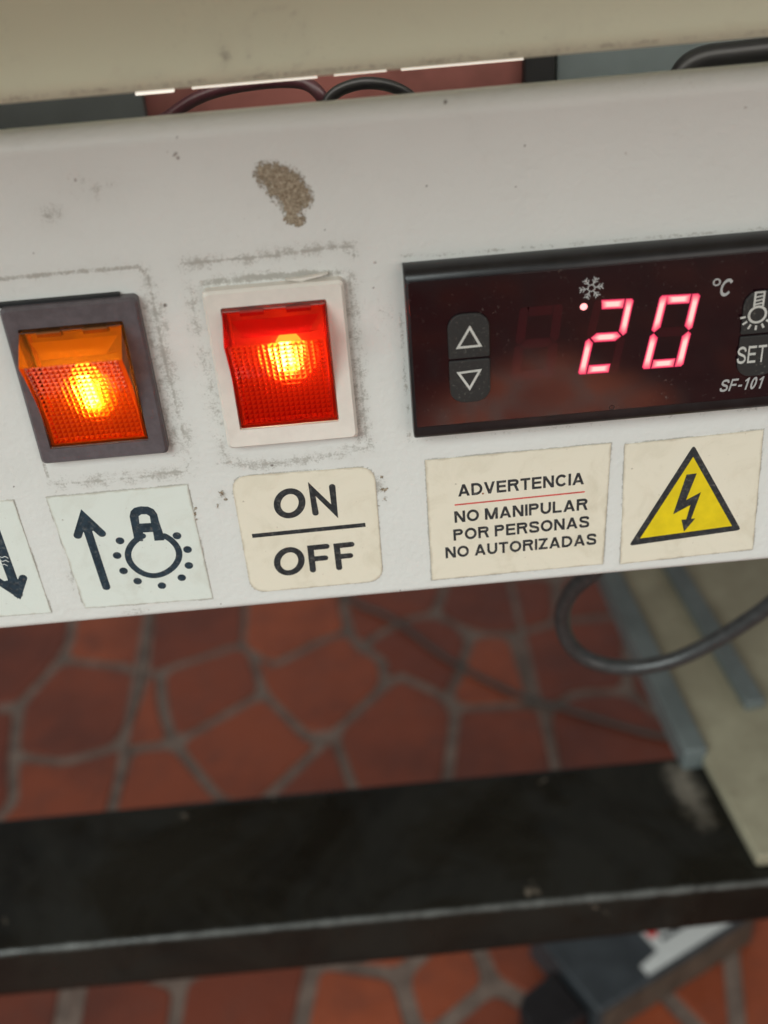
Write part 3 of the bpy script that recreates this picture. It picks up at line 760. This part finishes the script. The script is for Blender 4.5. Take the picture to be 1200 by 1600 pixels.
# buttons
def pill(x0, x1, z0, z1, upper):
    r = 2.6; s = 0.35
    if upper: return rrect(x0, z0, x1, z1, r, 7)[:16] + rrect(x0, z0, x1, z1, s, 7)[16:]
    return rrect(x0, z0, x1, z1, s, 7)[:16] + rrect(x0, z0, x1, z1, r, 7)[16:]
def button_pair(xc, zt, zb, icon1, icon2):
    zm = (zt+zb)/2
    b1 = prism('button', pill(xc-3.55, xc+3.55, zm+0.2, zt, True), -4.75, -4.2, M_button, CT, bv=0.18)
    b2 = prism('button', pill(xc-3.55, xc+3.55, zb, zm-0.2, False), -4.75, -4.2, M_button, CT, bv=0.18)
    return b1, b2
zt = F2(265, 277)[1]; zb = F2(265, 553)[1]; xL = F2(266, 415)[0]
b1, b2 = button_pair(xL, zt, zb, 0, 0)
BY = -4.77
def B2(zx, zy): return XZ(600+zx/2, 350+zy/2, BY)
i1 = Ink(BY); i1.stroke([B2(268, 324), B2(231, 387), B2(301, 380)], 0.42, True); i1.build('arrow_mark', M_silkw, b1)
i2 = Ink(BY); i2.stroke([B2(233, 466), B2(300, 457), B2(268, 514)], 0.42, True); i2.build('arrow_mark', M_silkw, b2)
xR = F2(1181, 300)[0]
b3, b4 = button_pair(xR, F2(1170, 207)[1], F2(1150, 472)[1], 0, 0)
c = np.array(B2(1167, 283)); i3 = Ink(BY)
i3.ellipse(c, (1.45, 0), (0, 1.45), 0.42)
for a in (-172, -145, -118, -90, -62, -35, -8):
    r_ = math.radians(a); d = np.array([math.cos(r_), math.sin(r_)]); i3.stroke([c+d*2.0, c+d*2.9], 0.36, cap=False)
i3.stroke([c+(-0.75, 1.5), c+(-0.75, 4.1), c+(0.75, 4.1), c+(0.75, 1.5)], 0.34, cap=False)
for k in range(3): i3.stroke([c+(-0.75, 1.9+0.65*k), c+(0.75, 2.15+0.65*k)], 0.26, cap=False)
i3.build('bulb_mark', M_silkw, b3)
text_ink('set_lettering', [('SET', B2(1101, 438), B2(1191, 430), 3.3)], BY, M_silkw, b4, gap=.16, thick=.15)
# printed marks on the window
text_ink('model_lettering', [('SF-101', F2(1046, 525), F2(1180, 513), 2.4)], FY-0.02, M_silk, CT, shear=0.2, gap=.16, thick=.18)
text_ink('unit_lettering', [('C', F2(1044, 227), F2(1080, 224), 3.1)], FY-0.02, M_silk, CT, shear=0.18, thick=.18)
i4 = Ink(FY-0.02); i4.ellipse(F2(1040, 182), (0.55, 0), (0, 0.55), 0.28, 18)
i4.build('degree_mark', M_silk, CT)
i5 = Ink(FY-0.02); c = np.array(F2(648, 200))
for k in range(6):
    a = math.radians(60*k+6); d = np.array([math.cos(a), math.sin(a)]); n_ = np.array([-d[1], d[0]])
    i5.stroke([c+d*0.5, c+d*1.95], 0.2, cap=False)
    for q in (1.0, 1.5): i5.stroke([c+d*(q+0.5)+n_*0.5, c+d*q, c+d*(q+0.5)-n_*0.5], 0.16, cap=False)
i5.stroke([c+np.array([math.cos(math.radians(60*k+36)), math.sin(math.radians(60*k+36))])*0.62 for k in range(6)], 0.16, True)
i5.build('snowflake_mark', M_silk, CT)
# seven-segment digits
def digit(quad, on, name='digit', mat=None, dy=0.03, hide=()):
    TL, TR, BL, BR = [np.array(q) for q in quad]
    def m(u, v): return TL*(1-u)*(1-v)+TR*u*(1-v)+BL*(1-u)*v+BR*u*v
    tx, tz, g = 0.22, 0.125, 0.012
    S = {'a': [(tx-.06+g, 0), (1-tx-g, 0), (1-tx-g, tz), (tx+g, tz)],
         'b': [(1-tx+g, 0), (.94, 0), (1, .03), (1, .46), (.92, .495), (1-tx+g, .43)],
         'c': [(.92, .505), (1, .54), (1, .97), (.95, 1), (1-tx+g, 1), (1-tx+g, .57)],
         'd': [(tx+g, 1-tz), (1-tx-g, 1-tz), (1-tx-g, 1), (tx+g, 1)],
         'e': [(.08, .505), (tx-g, .57), (tx-g, 1), (.05, 1), (0, .97), (0, .54)],
         'f': [(.05, 0), (tx-g, 0), (tx-g, .43), (.08, .495), (0, .46), (0, .03)],
         'g': [(.12, .5), (.24, .5-tz*.5), (.76, .5-tz*.5), (.88, .5), (.76, .5+tz*.5), (.24, .5+tz*.5)]}
    V = []; F = []; G = []
    for s in on:
        p = [np.array(q) for q in S[s]]
        horiz = s in 'adg'
        cc = np.mean(p, axis=0)
        lo = np.min(p, axis=0); hi = np.max(p, axis=0)
        # inner copies at 70% / 35% for a bright core
        b = len(V); n = len(p)
        rings = ((1.0, 1.0, .0), (.92, .68, .22), (.5, .42, 1.0))
        for (sl, sw, gl) in rings:
            for q in p:
                dq = q-cc; dq = dq*np.array([sl, sw] if horiz else [sw, sl]); w_ = m(*(cc+dq)); V.append((w_[0], FY-dy, w_[1])); G.append(gl)
        w_ = m(*cc); V.append((w_[0], FY-dy, w_[1])); G.append(1.0); ci = len(V)-1
        for L in range(2):
            for k in range(n): F.append((b+L*n+k, b+L*n+(k+1) % n, b+(L+1)*n+(k+1) % n, b+(L+1)*n+k))
        for k in range(n): F.append((b+2*n+k, b+2*n+(k+1) % n, ci))
    return mk(name, V, F, mat, CT, attrs={'glow': G})
D0 = [F8(638, 405), F8(850, 394), F8(541, 790), F8(757, 774)]
D2 = [F8(297, 430), F8(503, 420), F8(208, 818), F8(418, 803)]
D1 = [F2(425, 262), F2(560, 250), F2(395, 490), F2(530, 478)]
digit(D2, 'abged', mat=M_led); digit(D0, 'abcdef', mat=M_led)
digit(D2, 'cf', 'unlit_segment', M_ghost, 0.02); digit(D0, 'g', 'unlit_segment', M_ghost, 0.02); digit(D1, 'abcdefg', 'unlit_segment', M_ghost, 0.02)
i6 = Ink(FY-0.03); i6.dot(F8(240, 464), 0.62, 24); i6.build('indicator_light', M_leddot, CT)
# small vent pip near the bottom edge
c = F2(712, 573); i7 = Ink(FY-0.02); i7.ellipse(c, (0.45, 0), (0, 0.4), 0.12, 18); i7.build('moulding_pip', M_blackpl, CT)

# ------------------------------------------------------------------ labels stuck on the panel
TH = 0.14
def sticker(name, key, r, mat, label, cat='label', group=None):
    q = [XZ(*p) for p in stk[key]]; poly = round_poly(q, r, 6) if r > 0.1 else q
    c = np.mean(q, axis=0); t = thing(name, label, cat, (c[0], 0, c[1]), group)
    # backing as a fine sheet so the edge can carry its own grime
    N = 60
    V = []; E = []
    A, B, Cq, D = [np.array(k) for k in q]
    poly = np.array(poly); n = len(poly)
    rings = [1.0, 0.985, 0.96, 0.92, 0.85, 0.6, 0.3]
    dense = []
    for i in range(n):
        a, b = poly[i], poly[(i+1) % n]; m_ = max(1, int(np.linalg.norm(b-a)/1.0))
        for k in range(m_): dense.append(a+(b-a)*k/m_)
    n = len(dense)
    V = [(p[0], 0.01, p[1]) for p in dense]; E = [1.0]*n
    for ri, s in enumerate(rings):
        for p in dense:
            w_ = c+(p-c)*s; V.append((w_[0], -TH if ri else -TH+0.03, w_[1])); E.append([1, .75, .5, .3, .12, 0, 0][ri])
    V.append((c[0], -TH, c[1])); E.append(0)
    F = []
    for L in range(len(rings)):
        for k in range(n): F.append((L*n+k, L*n+(k+1) % n, (L+1)*n+(k+1) % n, (L+1)*n+k))
    L = len(rings)
    for k in range(n): F.append((L*n+k, L*n+(k+1) % n, len(V)-1))
    recalc(mk('backing', V, F, mat, t, attrs={'edge': E}))
    return t
IY = -TH-0.01
def Z6(zx, zy): return XZ(zx/2, 700+zy/2, IY)
def Z7(zx, zy): return XZ(600+zx/2, 650+zy/2, IY)
G_l = 'square labels stuck along the lower edge of the control panel'
s1 = sticker('label', 'down', 0, M_white, 'white label with a scratched dark down arrow, cut by the left edge of the photo', group=G_l)
i = Ink(IY); tip = XZ(28, 928, IY); i.stroke([XZ(-14, 812, IY), tip], 1.9, cap=True)
i.stroke([XZ(-12, 902, IY), tip, XZ(36, 903, IY)], 1.6)
i.poly([XZ(28, 936, IY), XZ(6, 908, IY), XZ(20, 905, IY), XZ(34, 905, IY)])
i.build('down_arrow', M_inkb, s1)
i = Ink(IY-0.06)
for k, (y_, sx) in enumerate(((870, 0), (876, 1), (882, -1))): i.stroke([XZ(-3+sx, y_-2, IY), XZ(3+sx, y_+1, IY), XZ(8+sx, y_-1, IY), XZ(13+sx, y_+2, IY)], 0.16, cap=False)
i.build('scratch', M_scratch, s1)
s2 = sticker('label', 'bulb', 0, M_white, 'white label with a dark up arrow beside a light bulb ringed by dots', group=G_l)
i = Ink(IY); i.stroke([Z6(262, 222), Z6(332, 434)], 1.6); i.stroke([Z6(243, 273), Z6(261, 214), Z6(318, 267)], 1.6)
i.poly([Z6(261, 206), Z6(240, 262), Z6(275, 262), Z6(312, 255)]); i.build('up_arrow', M_inkb, s2)
i = Ink(IY)
cx_, cz_ = Z6(480, 334)
ring = [Z6(480+78*math.cos(math.radians(a)), 334+68*math.sin(math.radians(a))) for a in [-118+(-304)*k/44*-1 for k in range(45)]]
a0, a1 = -62, 242
ring = [Z6(480+(75+5*math.cos(2*math.radians(a)))*math.cos(math.radians(a)), 333+66*math.sin(math.radians(a))) for a in [a0+(a1-a0)*k/44 for k in range(45)]]
i.stroke(ring, 1.25)
i.poly([Z6(*p) for p in ((405, 214), (408, 198), (419, 187), (440, 182), (442, 207), (433, 213), (436, 238), (447, 262), (447, 291), (420, 291), (417, 272))])
i.poly([Z6(*p) for p in ((440, 182), (462, 183), (480, 191), (491, 206), (497, 230), (511, 270), (514, 288), (483, 290), (478, 262), (472, 236), (468, 213), (458, 207), (442, 207))])
i.poly([Z6(*p) for p in ((434, 236), (473, 234), (479, 262), (446, 264))])
i.build('bulb_symbol', M_inkb, s2)
i = Ink(IY)
for x_, y_ in ((375, 290), (366, 336), (386, 384), (430, 416), (506, 430), (568, 405), (590, 367), (586, 317), (553, 274)): i.dot(Z6(x_, y_), 0.83)
i.build('ray_dots', M_inkb, s2)
s3 = sticker('label', 'onoff', 3.4, M_cream, 'cream rounded label reading ON over OFF', group=G_l)
i = Ink(IY)
def ell(cx, cy, rx, ry, wd):
    pts = [Z6(cx+rx*math.cos(2*math.pi*k/40), cy-6*math.cos(2*math.pi*k/40)*0.6+ry*math.sin(2*math.pi*k/40)) for k in range(40)]; i.stroke(pts, wd, True)
ell(905, 173, 39, 38, 1.3); ell(904, 354, 38, 36, 1.27)
for pts in ([(986, 203), (974, 128), (1046, 198), (1038, 121)], [(978, 381), (970, 312), (1020, 307)], [(974, 347), (1016, 343)], [(1060, 374), (1052, 306), (1098, 301)], [(1056, 340), (1094, 336)]):
    i.stroke([Z6(*p) for p in pts], 1.22)
i.build('lettering', M_ink, s3)
i = Ink(IY); i.stroke([Z6(788, 275), Z6(1142, 240)], 0.95, cap=False); i.build('divider', M_ink, s3)
s4 = sticker('label', 'adv', 0, M_cream, 'cream warning label with ADVERTENCIA underlined in red above three lines of capitals', group=G_l)
text_ink('lettering', [('ADVERTENCIA', Z7(232, 252), Z7(625, 213), 2.7), ('NO MANIPULAR', Z7(221, 334), Z7(636, 293), 2.7),
                       ('POR PERSONAS', Z7(218, 390), Z7(641, 347), 2.7), ('NO AUTORIZADAS', Z7(193, 445), Z7(663, 401), 2.7)], IY, M_ink, s4, thick=.215)
i = Ink(IY); i.stroke([Z7(223, 278), Z7(625, 237)], 0.36); i.build('underline', M_redink, s4)
i = Ink(IY-0.05); i.dot(Z7(309, 242), 0.2); i.build('rust_spot', simple('rust', (0.3, 0.1, 0.03), 0.7), s4)
s5 = sticker('label', 'tri', 0, M_cream, 'cream label with a yellow high voltage warning triangle', group=G_l)
i = Ink(IY); i.poly(round_poly([Z7(968, 90), Z7(1116, 356), Z7(765, 406)], 0.9, 5)); i.build('triangle_border', M_ink, s5)
i = Ink(IY-0.06); i.poly([Z7(966, 127), Z7(1087, 343), Z7(800, 382)]); i.build('triangle_field', M_yellow, s5)
i = Ink(IY-0.12); i.poly([Z7(*p) for p in ((945, 182), (977, 178), (943, 262), (990, 237), (959, 320), (972, 319), (937, 360), (929, 323), (944, 322), (957, 277), (903, 306))])
i.build('lightning_bolt', M_ink, s5)

# ------------------------------------------------------------------ black cart rail
tR = NT('black_rail_steel'); shine = tR.attr('edge_shine'); nz = tR.noise(120, 5, 0.7)
c1 = tR.mix(tR.ramp(tR.noise(14, 5, 0.65, dist=1.0), 0.35, 0.62), (0.006, 0.0055, 0.004), (0.014, 0.013, 0.010))
c1 = tR.mix(tR.ramp(tR.noise(75, 3, 0.5), 0.70, 0.76), c1, (0.16, 0.13, 0.10))
c1 = tR.mix(tR.math('MULTIPLY', tR.ramp(tR.math('ADD', shine, tR.math('SUBTRACT', nz, 0.5)), 0.35, 1.0), 0.75), c1, (0.15, 0.15, 0.14))
dsf = tR.attr('dust'); c1 = tR.mix(tR.math('MULTIPLY', tR.ramp(tR.math('ADD', dsf, tR.math('SUBTRACT', tR.noise(50, 5, .7), .5)), .3, 1.0), .8), c1, (0.30, 0.26, 0.21))
tR.l(c1, tR.b.inputs['Base Color']); tR.val(tR.b.inputs['Roughness'], tR.ramp(tR.noise(22, 4, 0.6, dist=0.8), 0.38, 0.6, 0.22, 0.6)); tR.b.inputs['Specular IOR Level'].default_value = 0.3; M_rail = tR.m
rail = thing('cart_frame', 'black steel frame rail crossing above the red stone floor', 'frame', (0, 96, -500))
rp = profile([(66.3, -274, 0), (66.3, -250, 2.2), (126, -250, 0)], 2.0)
xsr = np.arange(-420, 421, 4.0)
X, T = np.meshgrid(xsr, np.arange(len(rp))); Yr = rp[T, 0]; Zr = rp[T, 1] + (np.clip(X, 0, 400)*0.035)*np.clip((-252-rp[T, 1])/27, 0, 1)
d = np.hypot(Yr-66.6, Zr+250.3)
edge_shine = 0.78*np.exp(-(np.hypot(Yr-66.9, Zr+250.6)/1.9)**2)  # pale highlight painted along the front edge of the rail
dq = P(1060, 1240, 2, -250); dust = 0.75*np.exp(-(((X-dq[0]-4-0.1*(dq[1]-Yr))/9)**2+((Yr-dq[1])/22)**2))
V = np.stack([X, Yr, Zr], -1).reshape(-1, 3); nx, nt = len(xsr), len(rp)
ii = np.arange((nt-1)*nx).reshape(nt-1, nx)[:, :-1].ravel(); F = np.stack([ii, ii+1, ii+nx+1, ii+nx], 1)
ro = mk('rail', V, F.tolist(), M_rail, rail, smooth=True, attrs={'edge_shine': edge_shine.ravel(), 'dust': dust.ravel()})
md = ro.modifiers.new('s', 'SOLIDIFY'); md.thickness = 0.003; md.offset = -1
for x in (-420, 420):
    box('leg', (x-15, 70, -500), (x+15, 110, -253.5), M_rail, rail, 1.5)
for x in (-420, 420):
    box('side_rail', (x-15, 126.5, -280), (x+15, 600, -253), M_rail, rail, 1.5)

# beige board on the cart with its blue-grey trims
tB = NT('beige_board')
cb = tB.mix(tB.ramp(tB.noise(25, 6, 0.7), 0.35, 0.7), (0.27, 0.24, 0.165), (0.37, 0.335, 0.235)); cb = tB.mix(tB.math('MULTIPLY', tB.ramp(tB.noise(150, 5, .7), .55, .75), .4), cb, (0.15, 0.12, 0.08))
tB.l(cb, tB.b.inputs['Base Color']); tB.set(Roughness=0.6); tB.bump(tB.noise(90, 4), 0.0004); M_board = tB.m
M_trim = simple('blue_grey_trim', (0.13, 0.15, 0.148), 0.5, 0.15, 60)
bd = thing('board', 'beige board with blue grey edge trim on the right end of the black rail', 'board', (170, 200, -249.9))
zB = -244
f = lambda x, y, z=zB: tuple(P(x, y, 2, z)[:2])
e0, e1, e2 = f(942, 870), f(1098, 1178), f(1184, 1338)
prism('panel', [e0, e1, e2, (e2[0]+190, e2[1]-4), (400, e0[1]+2), (e0[0]+120, e0[1]+120), (e0[0]-20, e0[1]+110)], -249.5, zB, M_board, bd, 'xy', bv=0.8)
def strip(name, a, b, w_, z0, z1, mat, parent, **k):
    a = np.array(a); b = np.array(b); d = (b-a)/np.linalg.norm(b-a); n_ = np.array([d[1], -d[0]])*w_/2
    return prism(name, [tuple(a-n_), tuple(b-n_), tuple(b+n_), tuple(a+n_)], z0, z1, mat, parent, 'xy', bv=0.8, **k)
strip('edge_trim', f(935, 850, -240), f(1088, 1172, -240), 9, -252, -240, M_trim, bd)
ms = strip('metal_strip', f(1045, 870, -240), f(1181, 1098, -240), 8, -243.9, -239, M_trim, None, loc=(137, 190, -244))
tag(ms, 'blue grey metal strip lying on the beige board', 'strip')

# cables
M_cable = simple('grey_cable', (0.045, 0.045, 0.045), 0.3, 0.2)
yc = 55
tag(tube('power_cable', [up(985, 800, 40), up(940, 880, 48), up(892, 925, 55), up(878, 965, 60), up(890, 1005, 62), up(925, 1033, 62), up(985, 1043, 60), up(1050, 1032, 58), up(1110, 1005, 56), up(1165, 972, 54), up(1215, 935, 52), up(1330, 830, 46)],
    2.25, M_cable, loc=(80, 55, -100)), 'glossy dark grey cable hanging in a loop under the panel at the right', 'cable')
fz = FZ+2.5
pf = lambda x, y, z=fz: P(x, y, 2, z)
tag(tube('floor_cable', [pf(430, 820), pf(540, 930), pf(610, 965), pf(700, 1030), pf(800, 1082), pf(860, 1100), pf(930, 1122), pf(1030, 1150), pf(1120, 1160)], 1.9, simple('dusty_cable', (0.075, 0.065, 0.055), 0.6), loc=(100, 400, -498)),
    'thin dusty grey cable lying diagonally across the red stones', 'cable')

# power adapter on the floor
zT = -472
A, B, Cc = [np.array(P(x, y, 2, zT)[:2]) for x, y in ((868, 1468), (1172, 1432), (936, 1582))]
ux = (B-Cc)/np.linalg.norm(B-Cc); uy = np.array([-ux[1], ux[0]])
Lx = np.linalg.norm(B-Cc)+6; Ly = 62
ad = thing('power_adapter', 'dark grey power adapter with a white printed label on the floor under the rail', 'adapter', (*Cc, FZ))
def q2(a, b): return tuple(Cc+ux*a+uy*b)
prism('case', [q2(0, 0), q2(Lx, 0), q2(Lx, Ly), q2(0, Ly)], FZ+0.3, zT, simple('slate_case', (0.038, 0.044, 0.049), 0.45, 0.2, 60), ad, 'xy', bv=2.0)
prism('side_plate', [q2(3, -0.6), q2(Lx-3, -0.6), q2(Lx-3, 0.4), q2(3, 0.4)], FZ+2, zT-4, simple('brown_side', (0.10, 0.075, 0.055), 0.6, 0.3, 60), ad, 'xy')
k0 = Cc
def loc2(px, py): d_ = np.array(P(px, py, 2, zT)[:2])-Cc; return d_ @ ux, d_ @ uy
l0 = loc2(1018, 1530)[0]; 
prism('label_plate', [q2(l0, 2.5), q2(Lx-3, 2.5), q2(Lx-3, 40), q2(l0+14, 40), q2(l0+14, 11), q2(l0, 9)], zT-0.2, zT+0.3, simple('white_print', (0.62, 0.62, 0.60), 0.5, 0.05), ad, 'xy', label='white printed label with rows of black lines')
for r_ in range(5):
    prism('print_lines', [q2(l0+20+2*r_, 14+5*r_), q2(Lx-12, 14+5*r_), q2(Lx-12, 16.6+5*r_), q2(l0+20+2*r_, 16.6+5*r_)], zT+0.2, zT+0.45, M_ink, ad, 'xy')
cr = Cc+ux*loc2(1018, 1458)[0]+uy*loc2(1018, 1458)[1]
prism('red_dot', [(cr[0]+3*math.cos(a), cr[1]+3*math.sin(a)) for a in [math.pi*2*k/16 for k in range(16)]], zT-0.2, zT+0.6, simple('red_print', (0.6, 0.03, 0.03), 0.5), ad, 'xy')
# plug at its left end
pl = thing('cable_plug', 'black moulded plug with its cord pushed into the left end of the power adapter', 'plug', (*pf(850, 1560)[:2], FZ))
pq = lambda a, b: tuple(Cc+ux*a+uy*b)
prism('plug_body', [pq(-26, 6), pq(-1, 6), pq(-1, 36), pq(-26, 33), pq(-33, 26), pq(-33, 13)], FZ+1, FZ+22, M_blackpl, pl, 'xy', bv=2.5)
a = Cc-ux*30+uy*20
tube('cord', [(*(a+ux*6), FZ+11), (*(a-ux*6), FZ+10), (*(a-ux*22-uy*3), FZ+5), (*(a-ux*45-uy*12), FZ+4), (*(a-ux*80-uy*40), FZ+4)], 3.8, M_blackpl, pl)

for o in list(bpy.data.objects):
    if 'wl' in o: del o['wl']
